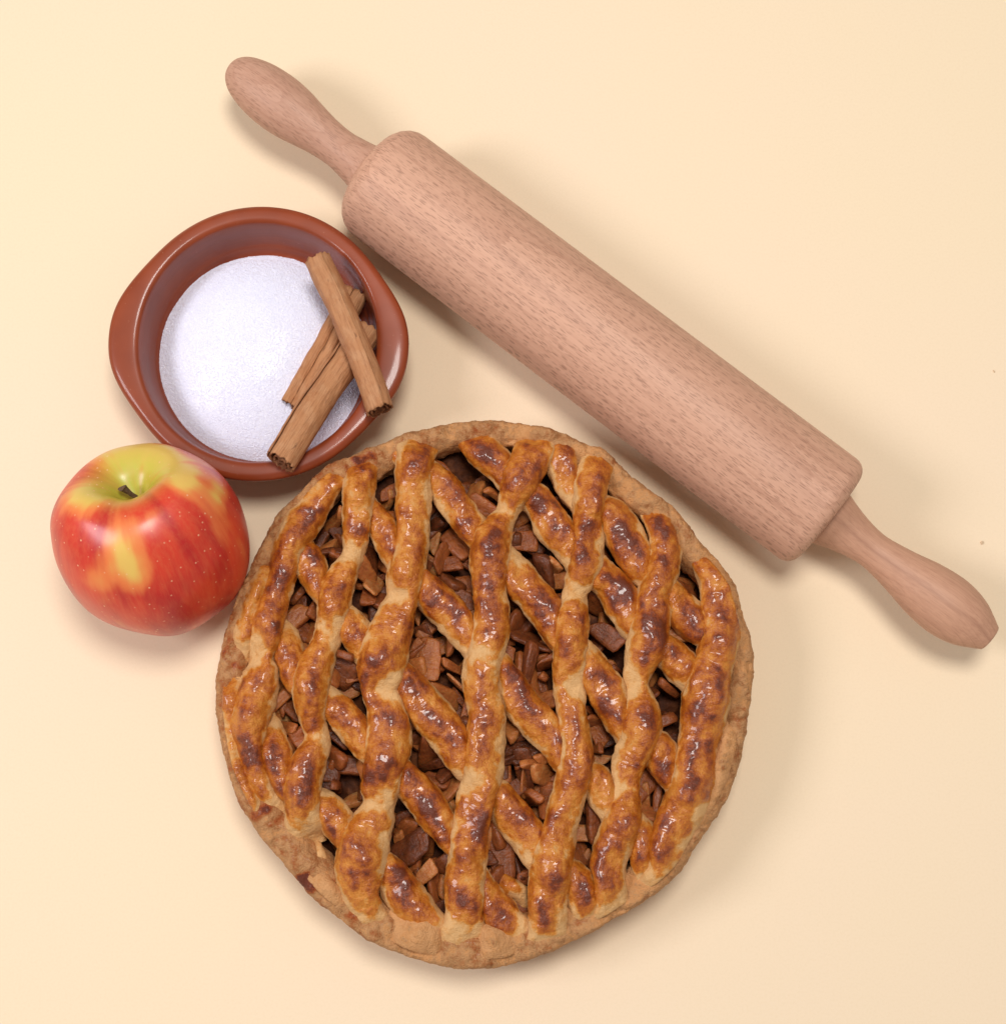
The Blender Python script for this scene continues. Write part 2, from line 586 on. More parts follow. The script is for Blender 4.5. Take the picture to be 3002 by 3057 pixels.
# individual grains lying on and around the heap
NG = 60000
gr = np.sqrt(rng.random(NG)) * 1.035
edge = rng.random(NG) < 0.22
gr[edge] = 0.955 + 0.10 * rng.random(edge.sum()) ** 1.6
ga = rng.random(NG) * 2 * np.pi
gx, gy = gr * 0.0486 * np.cos(ga), gr * 0.0486 * 1.03 * np.sin(ga)
gz = sugar_h(gx, gy) - 0.00008
gs = (0.00014 + 0.00011 * rng.random(NG)) * np.where(edge, 1.25, 1.0)
cube = np.array([[-1, -1, -1], [1, -1, -1], [1, 1, -1], [-1, 1, -1], [-1, -1, 1], [1, -1, 1], [1, 1, 1], [-1, 1, 1]], float)
cf = np.array([[0, 3, 2, 1], [4, 5, 6, 7], [0, 1, 5, 4], [1, 2, 6, 5], [2, 3, 7, 6], [3, 0, 4, 7]])
q = rng.normal(size=(NG, 4)); q /= np.linalg.norm(q, axis=1)[:, None]
w, x, y, z = q.T
RM = np.stack([1 - 2 * (y * y + z * z), 2 * (x * y - z * w), 2 * (x * z + y * w), 2 * (x * y + z * w), 1 - 2 * (x * x + z * z), 2 * (y * z - x * w),
               2 * (x * z - y * w), 2 * (y * z + x * w), 1 - 2 * (x * x + y * y)], -1).reshape(-1, 3, 3)
asp = 0.75 + 0.5 * rng.random((NG, 1, 3))
GV = np.einsum('nij,nkj->nki', RM, cube[None] * asp) * gs[:, None, None] + np.stack([gx, gy, gz], -1)[:, None]
GF = (cf[None] + (np.arange(NG) * 8)[:, None, None] + nr * na).reshape(-1, 4)
me = mesh_from('sugar', np.vstack([Vs.reshape(-1, 3), GV.reshape(-1, 3)]), np.vstack([fs, GF]), False)
sm = np.zeros(len(me.polygons), bool); sm[:len(fs)] = True
me.polygons.foreach_set('use_smooth', sm)
sg = obj('sugar_heap', me, M_SUGAR)
sg.location = (sc_[0], sc_[1], 0.0022)
tag(sg, 'heap of white granulated sugar inside the terracotta dish', 'sugar', kind='stuff')

# ------------------------------------------------------------------ cinnamon sticks


def cinnamon(p0, p1, z0, z1, wpx, label, seed, bend=0.0, double=False, roll=0.0, taper=0.0):
    a, b = at(*p0, z0), at(*p1, z1)
    L = np.linalg.norm(b - a)
    rad = wpx * S_B / 2
    nt = 200
    ph = np.linspace(0, 1, nt)
    turns = 3.1
    if double:   # two scrolls curling in from both edges, meeting in a groove
        t1 = np.linspace(0, 1, nt // 2)
        a1 = -0.28 * np.pi + t1 * 2 * np.pi * 1.55
        r1 = rad * 0.60 * (1 - 0.12 * np.minimum(t1 * 1.5, 1) - 0.5 * np.clip(t1 * 1.6 - 0.8, 0, 1))
        s1 = np.stack([rad * 0.46 + r1 * np.sin(a1), r1 * np.cos(a1) * 1.25], -1)
        s2 = s1 * np.array([-1, 1])
        c2 = np.vstack([s1[::-1], s2])
        depth = np.concatenate([t1[::-1], t1])
    else:
        an = ph * 2 * np.pi * turns
        rr_ = rad * (1.03 - 0.14 * np.minimum(ph * turns, 1.0) ** 3 - 0.70 * np.clip((ph * turns - 0.95) / (turns - 0.95), 0, 1))
        c2 = np.stack([rr_ * np.cos(an), rr_ * np.sin(an) * 0.90], -1)
        depth = ph
    c2 = c2 * (1 + 0.05 * fbm(np.stack([c2[:, 0], c2[:, 1], np.full(len(c2), seed)], -1), 220, 2, seed))[:, None]
    tan = np.gradient(c2, axis=0)
    tan /= np.linalg.norm(tan, axis=1)[:, None]
    nn = np.stack([tan[:, 1], -tan[:, 0]], -1)
    thick = 0.00085
    outl = np.vstack([c2, (c2 - nn * thick)[::-1]])
    dep = np.concatenate([depth, depth[::-1] * 0 + 1])
    m = len(outl)
    nl = 60
    xs = np.linspace(0, L, nl)
    cr, sr = math.cos(roll), math.sin(roll)
    VV = np.zeros((nl, m, 3))
    IN = np.zeros((nl, m))
    for i, xx in enumerate(xs):
        u = xx / L
        k = 1 + 0.05 * float(fbm(np.array([u * 4, seed, 0.0]), 1.0, 2, seed)) - taper * u
        o2 = outl * k
        oy = o2[:, 0] * cr - o2[:, 1] * sr
        oz = o2[:, 0] * sr + o2[:, 1] * cr
        yoff = bend * math.sin(u * math.pi) + 0.0006 * float(fbm(np.array([u * 3, 0.0, seed]), 1.0, 2, seed + 1))
        VV[i, :, 0] = xx
        VV[i, :, 1] = oy + yoff
        VV[i, :, 2] = oz
        IN[i] = dep
    VV[..., 1:] += 0.00042 * np.stack([fbm(VV * np.array([0.35, 1, 1]), 420, 3, seed + 2), fbm(VV * np.array([0.35, 1, 1]), 420, 3, seed + 3)], -1)
    # ragged broken ends
    rag = 0.0022 * fbm(VV[0] * np.array([0, 1, 1]), 520, 3, seed + 4)
    VV[0, :, 0] += rag
    VV[-1, :, 0] += 0.0022 * fbm(VV[-1] * np.array([0, 1, 1]), 520, 3, seed + 5)
    F = grid_faces(nl, m, cv=True).tolist()
    # end caps as strips across the sheet thickness
    hN = len(c2)
    for e in (0, nl - 1):
        for k in range(hN - 1):
            p_, q_ = e * m + k, e * m + k + 1
            r_, s_ = e * m + (m - 1 - k) - 1, e * m + (m - 1 - k)
            F.append([p_, q_, r_, s_] if e == 0 else [s_, r_, q_, p_])
    me = mesh_from('cinnamon_stick', VV, F, True, {'inner': sstep(0.42, 0.62, IN if not double else IN * 0.9)})
    o = obj('cinnamon_stick', me, M_BARK)
    d = Vector(b - a).normalized()
    yv = Vector((0, 0, 1)).cross(d).normalized()
    zv = d.cross(yv)
    o.matrix_world = Matrix.Translation(Vector(a)) @ Matrix((d, yv, zv)).transposed().to_4x4()
    return tag(o, label, 'cinnamon stick', 'cinnamon sticks in the sugar dish')


cinnamon((950, 772), (1138, 1222), 0.0392, 0.0420, 88, 'uppermost cinnamon stick, lying across the other two with its end on the rim', 1.0, 0.0010, roll=1.2)
cinnamon((1098, 985), (836, 1378), 0.0255, 0.0425, 96, 'thick cinnamon stick under the crossing one, its cut end over the rim by the apple', 2.0, -0.0006, roll=2.6)
cinnamon((1060, 872), (872, 1212), 0.0195, 0.0225, 82, 'cinnamon stick with a lengthwise groove, lowest of the three, lying on the sugar', 3.0, 0.0004, double=True, roll=0.15, taper=0.12)

# ------------------------------------------------------------------ apple
AR = 0.0392
ap = at(455, 1613, 0.040)
prof = np.array([(0, .47), (.05, .49), (.12, .585), (.24, .74), (.40, .835), (.56, .845), (.74, .755), (.90, .53), (.99, .20), (.995, -.10),
                 (.93, -.40), (.81, -.64), (.64, -.83), (.47, -.92), (.33, -.91), (.2, -.83), (.08, -.76), (0, -.75)])
NP_, NS = 220, 300
P, _ = spline(prof, NP_)
ph = np.linspace(0, 2 * np.pi, NS, endpoint=False)
zz = P[:, 1][:, None] * np.ones(NS)
low = sstep(0.2, -0.9, zz)
up = sstep(0.3, 0.85, zz)
rad = P[:, 0][:, None] * (1 + (0.028 * low + 0.018 * up) * np.cos(5 * ph + 0.6)[None] + 0.018 * np.cos(2 * ph + 0.4)[None])
zz = zz + 0.03 * up * np.cos(3 * ph + 1.0)[None] * sstep(0.1, 0.5, P[:, 0])[:, None] - 0.05 * P[:, 0][:, None] * np.cos(ph - 0.3)[None]
V = np.stack([rad * np.cos(ph), rad * np.sin(ph), zz], -1)
V *= (1 + 0.012 * fbm(V, 1.6, 2, 8))[..., None]
# skin colouring in the apple's own coordinates
d = V / np.linalg.norm(V, axis=-1, keepdims=True)
az = np.stack([np.cos(ph), np.sin(ph)], -1)[None] * np.ones((NP_, 1, 1))
streak = fbm(np.concatenate([az * 4.2, d[..., 2:] * 0.7], -1), 1.0, 4, 21)
patch = fbm(d, 1.7, 3, 22)
def blob(v, s):
    v = np.array(v) / np.linalg.norm(v)
    return np.exp(-((1 - d @ v) / s))
green = sstep(0.66, 0.14, P[:, 0] + 0.0)[:, None] * sstep(0.3, 0.6, zz) * 0.9
yel = 0.06 + 0.50 * patch + 0.42 * streak
yel = yel + 0.55 * sstep(0.66, 0.86, zz) * (0.75 + 0.6 * np.sin(ph + 0.3)[None])
SPOTS = [((0.07, -0.77, 0.64), 0.028, 0.36), ((0.04, -0.9, 0.44), 0.028, 0.40), ((0.85, -0.06, 0.52), 0.016, 0.7), ((0.62, -0.10, 0.78), 0.012, 0.4), ((-0.36, -0.25, 0.9), 0.03, 0.8),
         ((-0.29, -0.92, 0.25), 0.02, 0.35), ((0.14, -0.96, 0.26), 0.02, 0.40), ((0.22, 0.31, 0.93), 0.05, 0.6), ((0.64, 0.39, 0.66), 0.03, 0.3), ((0.36, -0.52, 0.75), 0.010, 0.35)]
RED_SPOTS = [((0.37, -0.34, 0.86), 0.02, 0.7), ((-0.49, -0.64, 0.59), 0.03, 0.35), ((0.83, -0.49, -0.26), 0.1, 0.3), ((0.58, -0.75, 0.32), 0.03, 0.2), ((0.4, -0.85, -0.33), 0.06, 0.25), ((0.24, -0.45, 0.85), 0.006, 0.4)]
for v, s, k in SPOTS:
    yel = yel + k * blob(v, s)
for v, s, k in RED_SPOTS:
    yel = yel - k * blob(v, s)
APPLE_SHAPE = (V, d)
yel = np.clip(yel, 0, 1)
deep = sstep(-0.1, 0.6, fbm(np.concatenate([az * 3.0, d[..., 2:] * 1.2], -1), 1.0, 3, 25) + 0.15)
red = np.array([0.66, 0.050, 0.022])[None, None] * (1 - deep[..., None]) + np.array([0.46, 0.012, 0.014])[None, None] * deep[..., None]
org = np.array([0.78, 0.20, 0.055]); yl = np.array([0.76, 0.50, 0.115]); gn = np.array([0.46, 0.47, 0.045])
y1 = sstep(0.12, 0.50, yel)[..., None]; y2 = sstep(0.45, 0.88, yel)[..., None]
col = red * (1 - y1) + org * y1
col = col * (1 - y2) + yl * y2
gcl = np.clip(green + 0.35 * green * streak, 0, 1)[..., None]
col = col * (1 - gcl) + gn * gcl
VA = V * AR
axis_a = np.array([-0.17, 0.68, 0.73]); axis_a /= np.linalg.norm(axis_a)
zv = Vector(axis_a); xv = Vector((1, 0, 0)); yv = zv.cross(xv).normalized(); xv = yv.cross(zv)
RMA = np.array(Matrix((xv, yv, zv)).transposed())
zmin = (VA.reshape(-1, 3) @ RMA.T)[:, 2].min()
apple = empty('apple', (ap[0], ap[1], 0), 'whole red and yellow apple with a short stem, beside the pie', 'apple')
mA = Matrix.Translation((0, 0, -zmin)) @ Matrix(RMA.tolist()).to_4x4()
sk = obj('skin', mesh_from('skin', VA, grid_faces(NP_, NS, cv=True, flip=True), True, None, col), M_APPLE, apple)
sk.matrix_local = mA
# stem
sp_pts, _ = spline([(0, 0, 0.44), (0.010, 0.004, 0.56), (-0.03, -0.01, 0.65), (-0.09, -0.03, 0.745)], 16)
nst = 14
SV = []
for i, c in enumerate(sp_pts):
    r = 0.027 + 0.020 * (i / 15) ** 3
    for k in range(nst):
        a = 2 * math.pi * k / nst
        kk = r * (1 + 0.18 * math.sin(3 * a + i * .4))
        SV.append((c[0] + kk * math.cos(a), c[1] + kk * math.sin(a), c[2] + (0.012 * math.cos(a) if i == 15 else 0)))
SF = grid_faces(16, nst, cv=True).tolist() + [[15 * nst + k for k in range(nst)]]
st = obj('stem', mesh_from('stem', np.array(SV) * AR, SF), M_STEM, apple)
st.matrix_local = mA

# ------------------------------------------------------------------ pie
PZ = 0.034
pc = at(1452, 2078, PZ)
PC = np.array([pc[0], pc[1], 0.0])
pie = empty('apple_pie', tuple(PC), 'round baked apple pie with a woven glazed pastry lattice on top', 'pie')
outline_px = [(1498, 1257), (1427, 1254), (1356, 1261), (1285, 1278), (1215, 1290), (1144, 1323), (1063, 1356), (978, 1390), (931, 1432), (880, 1484),
              (827, 1531), (789, 1607), (756, 1682), (709, 1767), (680, 1862), (657, 1956), (643, 2051), (643, 2105), (652, 2189), (680, 2307), (718, 2402), (765, 2482),
              (827, 2558), (893, 2638), (978, 2718), (1049, 2775), (1144, 2832), (1262, 2875), (1380, 2893), (1489, 2890), (1613, 2851), (1731, 2804), (1802, 2766),
              (1873, 2723), (1967, 2662), (2029, 2605), (2085, 2515), (2133, 2449), (2180, 2369), (2213, 2260), (2227, 2165), (2246, 2047), (2254, 2004), (2246, 1933),
              (2218, 1838), (2194, 1744), (2137, 1663), (2085, 1616), (2052, 1569), (2015, 1512), (1944, 1465), (1873, 1413), (1802, 1342), (1731, 1318), (1684, 1295), (1613, 1271), (1560, 1263)]
OP = np.array([at(x, y, 0.029) for x, y in outline_px]) - PC
o_a = np.arctan2(OP[:, 1], OP[:, 0]); o_r = np.hypot(OP[:, 0], OP[:, 1])
idx = np.argsort(o_a); o_a, o_r = o_a[idx], o_r[idx]


def Rout(a):
    return np.interp((a + np.pi) % (2 * np.pi) - np.pi, o_a, o_r, period=2 * np.pi)


# traced strips: (x, y, width) in photo pixels
VST = [
    [(1015, 1372, 80), (960, 1440, 105), (898, 1560, 95), (852, 1650, 85), (836, 1720, 72), (808, 1815, 80), (786, 1905, 88), (777, 1962, 64), (778, 2010, 90), (760, 2090, 105), (738, 2170, 100), (748, 2265, 70), (790, 2370, 50)],
    [(1085, 1320, 75), (1077, 1351, 82), (1073, 1427, 84), (1068, 1507, 82), (1058, 1602, 68), (1052, 1650, 56), (1025, 1711, 72), (1002, 1777, 84), (988, 1853, 76), (976, 1909, 68), (950, 1974, 84), (930, 2040, 100), (928, 2100, 90), (933, 2156, 66), (945, 2192, 56), (940, 2236, 76), (915, 2290, 92), (902, 2355, 92), (903, 2425, 92), (908, 2490, 92), (922, 2530, 64)],
    [(1262, 1300, 90), (1248, 1328, 102), (1233, 1413, 100), (1233, 1484, 96), (1233, 1578, 86), (1226, 1649, 84), (1210, 1720, 98), (1200, 1785, 84), (1181, 1838, 98), (1158, 1909, 118), (1139, 2004, 122), (1134, 2065, 92), (1150, 2110, 96), (1160, 2160, 112), (1160, 2230, 116), (1144, 2300, 104), (1134, 2355, 98), (1129, 2402, 80), (1115, 2449, 106), (1092, 2520, 126), (1073, 2591, 132), (1074, 2662, 104), (1098, 2720, 72)],
    [(1605, 1300, 78), (1592, 1345, 98), (1561, 1413, 106), (1534, 1480, 80), (1511, 1528, 54), (1478, 1590, 88), (1461, 1660, 108), (1461, 1744, 90), (1466, 1815, 88), (1465, 1885, 92), (1450, 1956, 96), (1436, 2027, 96), (1440, 2080, 92), (1450, 2118, 92), (1452, 2189, 94), (1447, 2260, 98), (1436, 2331, 104), (1418, 2402, 98), (1404, 2473, 90), (1396, 2567, 98), (1387, 2662, 100), (1384, 2750, 96)],
    [(1795, 1335, 70), (1785, 1365, 84), (1772, 1420, 92), (1759, 1484, 88), (1754, 1555, 72), (1759, 1625, 78), (1750, 1682, 84), (1728, 1740, 72), (1716, 1772, 58), (1712, 1824, 72), (1707, 1885, 86), (1702, 1956, 88), (1698, 2027, 80), (1702, 2080, 78), (1708, 2140, 76), (1717, 2200, 78), (1721, 2260, 84), (1707, 2331, 88), (1688, 2402, 86), (1669, 2473, 86), (1655, 2544, 100), (1641, 2615, 104), (1636, 2685, 98), (1636, 2770, 92)],
    [(1945, 1515, 52), (1965, 1550, 62), (1981, 1602, 76), (1986, 1663, 84), (1969, 1730, 84), (1946, 1781, 84), (1946, 1838, 96), (1934, 1900, 106), (1915, 1956, 100), (1901, 2013, 70), (1901, 2055, 60), (1910, 2104, 84), (1913, 2165, 100), (1896, 2227, 94), (1873, 2284, 82), (1868, 2345, 70), (1868, 2402, 78), (1862, 2449, 94), (1838, 2506, 96), (1818, 2567, 90), (1816, 2620, 84), (1826, 2690, 80)],
    [(2098, 1628, 60), (2112, 1655, 84), (2140, 1711, 104), (2156, 1767, 112), (2158, 1838, 112), (2152, 1909, 104), (2135, 1966, 100), (2114, 2041, 110), (2108, 2090, 122), (2095, 2165, 118), (2081, 2236, 100), (2071, 2331, 122), (2046, 2402, 116), (2017, 2473, 110), (1994, 2540, 104), (1980, 2600, 80)],
]
DST = [
    [(1640, 1292, 70), (1664, 1345, 92), (1680, 1389, 84), (1706, 1458, 70), (1762, 1512, 84), (1825, 1535, 96), (1865, 1600, 108), (1908, 1670, 100), (1952, 1730, 92), (2003, 1785, 96), (2052, 1832, 100), (2104, 1876, 100), (2150, 1925, 70)],
    [(1398, 1276, 80), (1441, 1338, 96), (1484, 1378, 88), (1540, 1440, 84), (1612, 1500, 84), (1652, 1568, 96), (1703, 1630, 92), (1764, 1692, 92), (1822, 1740, 92), (1862, 1802, 100), (1907, 1870, 100), (1945, 1914, 80), (1994, 1948, 84), (2042, 1993, 92), (2085, 2035, 84)],
    [(1150, 1290, 70), (1200, 1350, 70), (1260, 1400, 74), (1322, 1448, 82), (1356, 1503, 84), (1399, 1559, 80), (1440, 1612, 76), (1490, 1662, 88), (1540, 1713, 98), (1590, 1770, 98), (1636, 1829, 94), (1677, 1890, 90), (1722, 1942, 84), (1768, 2002, 96), (1808, 2060, 104), (1845, 2118, 104), (1885, 2178, 96), (1930, 2213, 84), (1967, 2243, 92), (1998, 2298, 84), (2032, 2352, 66)],
    [(1060, 1480, 60), (1105, 1530, 64), (1150, 1590, 80), (1180, 1650, 80), (1228, 1722, 84), (1285, 1775, 88), (1335, 1824, 94), (1377, 1876, 88), (1422, 1937, 80), (1475, 1985, 80), (1520, 2043, 84), (1556, 2105, 96), (1603, 2158, 96), (1650, 2207, 88), (1697, 2267, 80), (1740, 2298, 66), (1772, 2325, 80), (1804, 2369, 88), (1842, 2422, 88), (1880, 2465, 84), (1916, 2512, 92), (1942, 2590, 90)],
    [(846, 1590, 66), (890, 1640, 84), (925, 1690, 88), (948, 1745, 62), (985, 1800, 60), (1035, 1852, 76), (1063, 1890, 88), (1094, 1940, 84), (1150, 1985, 80), (1207, 2035, 88), (1256, 2095, 104), (1303, 2155, 106), (1348, 2212, 98), (1388, 2277, 84), (1440, 2330, 72), (1495, 2388, 86), (1535, 2447, 98), (1577, 2502, 98), (1622, 2565, 90), (1672, 2603, 84), (1728, 2645, 92), (1760, 2710, 100)],
    [(800, 1855, 62), (843, 1905, 74), (865, 1966, 80), (892, 2030, 80), (945, 2075, 72), (1007, 2118, 78), (1046, 2167, 88), (1087, 2218, 80), (1140, 2270, 76), (1190, 2310, 78), (1232, 2352, 86), (1272, 2402, 94), (1308, 2454, 86), (1345, 2512, 60), (1400, 2575, 50), (1450, 2660, 66), (1485, 2715, 84), (1530, 2775, 84)],
    [(770, 2165, 80), (803, 2225, 92), (830, 2295, 94), (867, 2352, 84), (915, 2390, 76), (976, 2422, 84), (1010, 2465, 84), (1042, 2512, 76), (1100, 2555, 72), (1162, 2605, 84), (1196, 2662, 96), (1240, 2712, 90), (1290, 2765, 76)],
    [(1452, 2612, 30), (1500, 2640, 38), (1545, 2668, 38), (1590, 2705, 36)],
    [(885, 2520, 56), (920, 2560, 70), (935, 2610, 60)],
]
NARROW = {7}
EST = [
    [(822, 1640, 40), (798, 1696, 62), (756, 1815, 70), (722, 1905, 66), (698, 1985, 48)],
    [(690, 1985, 60), (676, 2060, 80), (690, 2189, 84), (722, 2307, 78), (775, 2402, 60), (830, 2480, 44)],
    [(2200, 2120, 44), (2175, 2236, 58), (2140, 2331, 60), (2095, 2430, 56), (2050, 2510, 44)],
    [(1150, 2738, 60), (1215, 2780, 96), (1290, 2802, 104), (1352, 2806, 70)],
    [(1372, 2800, 60), (1440, 2820, 96), (1520, 2818, 90), (1580, 2800, 60)],
    [(1895, 2640, 50), (1935, 2600, 76), (1985, 2560, 60)],
    [(1500, 1285, 44), (1540, 1290, 60), (1580, 1300, 50)],
    [(880, 2565, 40), (935, 2625, 60), (1000, 2685, 64), (1060, 2735, 50)],
]
S_P = np.linalg.norm(at(1552, 2078, PZ) - at(1452, 2078, PZ)) / 100.0


def prep(lst, keep=()):
    out = []
    for k, s in enumerate(lst):
        if k not in keep:
            (xa, ya, wa), (xb, yb, wb_) = s[-2], s[-1]
            dl = math.hypot(xb - xa, yb - ya)
            s = s + [(xb + (xb - xa) / dl * 45, yb + (yb - ya) / dl * 45, wb_ + 8), (xb + (xb - xa) / dl * 90, yb + (yb - ya) / dl * 90, wb_)]
            (xa, ya, wa), (xb, yb, wb_) = s[1], s[0]
            dl = math.hypot(xb - xa, yb - ya)
            s = [(xb + (xb - xa) / dl * 25, yb + (yb - ya) / dl * 25, wb_)] + s
        arr = np.array([np.append((at(x, y, PZ) - PC)[:2], (wd * 1.10 + 8) * S_P) for x, y, wd in s])
        _, L = spline(arr, 50)
        n = int(L / 0.00048)
        Q, L = spline(arr, n)
        out.append((Q, L))
    return out


VS, DS, ES = prep(VST, (1,)), prep(DST, (7, 8)), prep(EST, range(20))


def near(xy, paths):
    """distance to the nearest centreline, scaled by its half width, and the half width"""
    pts = np.vstack([q[::6] for q, _ in paths])
    flat = xy.reshape(-1, 2)
    best = np.full(len(flat), 9.0); bw = np.full(len(flat), 0.006)
    for k in range(0, len(flat), 20000):
        f = flat[k:k + 20000]
        dd = np.hypot(f[:, None, 0] - pts[None, :, 0], f[:, None, 1] - pts[None, :, 1])
        j = dd.argmin(1)
        best[k:k + 20000] = dd[np.arange(len(f)), j]
        bw[k:k + 20000] = pts[j, 2] / 2
    return best.reshape(xy.shape[:-1]), bw.reshape(xy.shape[:-1])


RIMTOP = 0.0335


def dome(xy):
    r = np.hypot(xy[..., 0], xy[..., 1]) / 0.112
    return 0.0035 * np.clip(1 - r ** 2, -0.3, 1)


# low, pale places where an upright strip is pinched (photo pixels)
PINCH = [(1052, 1650), (1511, 1528), (1716, 1772), (945, 2192), (1200, 1785), (777, 1962), (1901, 2045), (1868, 2345), (1129, 2402), (1134, 2065), (1436, 2331), (1450, 1956), (988, 1880), (1698, 2050)]
PINCH = np.array([(at(x, y, PZ) - PC)[:2] for x, y in PINCH])


def strip(Q, L, k, top, rim=False):
    n, m = len(Q), 41
    cen, wid = Q[:, :2].copy(), Q[:, 2]
    tan = np.gradient(cen, axis=0)
    tan /= np.linalg.norm(tan, axis=1)[:, None]
    nor = np.stack([-tan[:, 1], tan[:, 0]], -1)
    s = np.linspace(0, L, n)
    sd = k * 3.7 + (50 if top else 0)
    sp_ = np.stack([s * 60, np.full(n, sd), np.zeros(n)], -1)
    hw = wid / 2 * (1 + 0.07 * fbm(sp_ * 1.4, 1, 2, 1))
    cen = cen + nor * (0.0006 * fbm(sp_, 1, 2, 2))[:, None]
    t = np.linspace(-1, 1, m)
    ang_ = t * R(118)
    ex = np.sign(np.sin(ang_)) * np.abs(np.sin(ang_)) ** 0.9
    prof_z = np.cos(ang_)
    prof_z = np.where(prof_z > 0, np.abs(prof_z) ** 0.75, prof_z)
    end = np.minimum(s, L - s)
    tap = sstep(0, 0.018, end)
    hw = hw * (1 + 0.20 * (1 - tap))
    rcen = np.hypot(cen[:, 0], cen[:, 1])
    onrim = sstep(0.0, 0.016, Rout(np.arctan2(cen[:, 1], cen[:, 0])) - rcen)
    hh = (0.32 * wid + 0.0020) * (0.55 + 0.45 * tap) * (0.78 + 0.22 * onrim)
    XY = cen[:, None] + nor[:, None] * (hw[:, None] * ex[None])[..., None]
    zb = 0.0305 + dome(XY) - (0.0 if top else 0.0022) + (0.0022 if rim else 0.0)
    Z = zb + hh[:, None] * prof_z[None]
    if top:
        dn, dw = near(XY, DS)
        lift = 0.0034 * np.exp(-(dn / (1.05 * dw)) ** 2)
        pd = np.min(np.hypot(XY[..., None, 0] - PINCH[:, 0], XY[..., None, 1] - PINCH[:, 1]), -1)
        pin_ = np.exp(-(pd / 0.0065) ** 2)
        Z = Z + lift - 0.0026 * pin_
    else:
        dn, dw = near(XY, VS)
        cov = np.exp(-(dn / (1.15 * dw)) ** 2.5)
        Z = Z - 0.0022 * cov + 0.0016 * np.exp(-((dn / dw - 1.15) / 0.45) ** 2)
        pin_ = 0
    # pressed into the rim at both ends
    rv = np.hypot(XY[..., 0], XY[..., 1])
    edge = sstep(0.013, 0.001, Rout(np.arctan2(XY[..., 1], XY[..., 0])) - rv)
    Z = Z - edge * 0.0012 - (0.0085 if top and k == 1 else 0.0030) * (1 - sstep(0.0, 0.0140, end))[:, None] ** 1.6
    lim = np.minimum(1, (Rout(np.arctan2(XY[..., 1], XY[..., 0])) - 0.0040) / np.maximum(rv, 1e-4))
    XY = XY * lim[..., None]
    P3 = np.concatenate([XY, Z[..., None]], -1)
    n1_ = fbm(P3, 90, 3, sd); n2_ = fbm(P3, 260, 3, sd + 1); n4_ = fbm(P3, 700, 2, sd + 2)
    upw = np.clip(prof_z, 0, 1)[None]
    shift = 0.62 * np.clip(1.3 * fbm(sp_ * 0.55, 1, 2, 6), -1, 1)
    ridge = np.exp(-((t[None] - shift[:, None]) / 0.42) ** 2) * tap[:, None]
    P3[..., 2] += 0.0024 * ridge - 0.0007
    P3[..., 2] += (0.0011 * n1_ + 0.00070 * n2_ + 0.00030 * n4_) * (0.3 + 0.7 * upw)
    P3[..., :2] += (nor[:, None] * (0.0012 * fbm(P3, 190, 4, sd + 5) * np.abs(ex)[None])[..., None])
    # fine creases of the baked skin, in places
    uv = np.stack([np.repeat(s[:, None], m, 1), t[None] * hw[:, None], np.full((n, m), sd * 0.01)], -1)
    wr = np.clip(1 - np.abs(fbm(uv * np.array([1.0, 0.45, 1]), 420, 3, sd + 7)) * 3.2, 0, 1) ** 3
    wr = wr * sstep(-0.05, 0.35, fbm(uv, 75, 2, sd + 8))
    P3[..., 2] -= 0.00055 * wr * upw
    # egg wash: brushed along the strips, so it has streaks and a definite edge; missed in covered and pinched places
    crest = np.exp(-((t[None] - 0.8 * shift[:, None]) / 0.60) ** 2)
    streak = fbm(uv * np.array([1.0, 4.5, 1]), 95, 4, sd + 9)
    along = fbm(sp_ * 0.8, 1, 3, 9)[:, None]
    m_ = crest + 0.42 * n1_ + 0.30 * streak + 0.20 * n2_ + 0.25 * along
    if top:
        m_ = m_ - 0.75 * pin_
    else:
        m_ = m_ - 0.55 * cov + 0.10
    m_ = m_ - 0.9 * (1 - sstep(0.002, 0.020, np.where(s < L / 2, end + 0.011, end)))[:, None] - 0.25 * edge
    if rim:
        m_ = m_ - (0.1 if k in (20, 21) else 0.55)
    glaze = sstep(0.22, 0.54, m_)
    deep_ = sstep(0.62, 1.40, m_)
    b = 0.10 + 0.10 * n2_ + 0.41 * glaze + 0.36 * deep_ + glaze * (0.26 * streak + 0.18 * along)
    b = b - 0.9 * np.clip(np.abs(t) - 0.74, 0, 1)[None]
    b = np.where(np.abs(t)[None] > 0.8, np.minimum(b, 0.16), b)
    if k in NARROW and not top:
        P3[..., 2] -= 0.003
    me = mesh_from('lattice_strip', P3, grid_faces(n, m, flip=True), True, {'bake': b})
    F2 = []
    # rounded end caps
    me2 = bmesh.new(); me2.from_mesh(me); me2.verts.ensure_lookup_table()
    for e in (0, n - 1):
        ring_ = [me2.verts[e * m + j] for j in range(m)]
        try:
            me2.faces.new(ring_ if e == 0 else ring_[::-1])
        except ValueError:
            pass
    me2.to_mesh(me); me2.free()
    return obj('rim_fold' if rim else 'lattice_strip', me, M_RIM if rim and k not in (20, 21) else M_CRUST, pie)


for k, (Q, L) in enumerate(DS):
    strip(Q, L, k, False)
for k, (Q, L) in enumerate(VS):
    strip(Q, L, k, True)
for k, (Q, L) in enumerate(ES):
    strip(Q, L, k + 20, False, True)

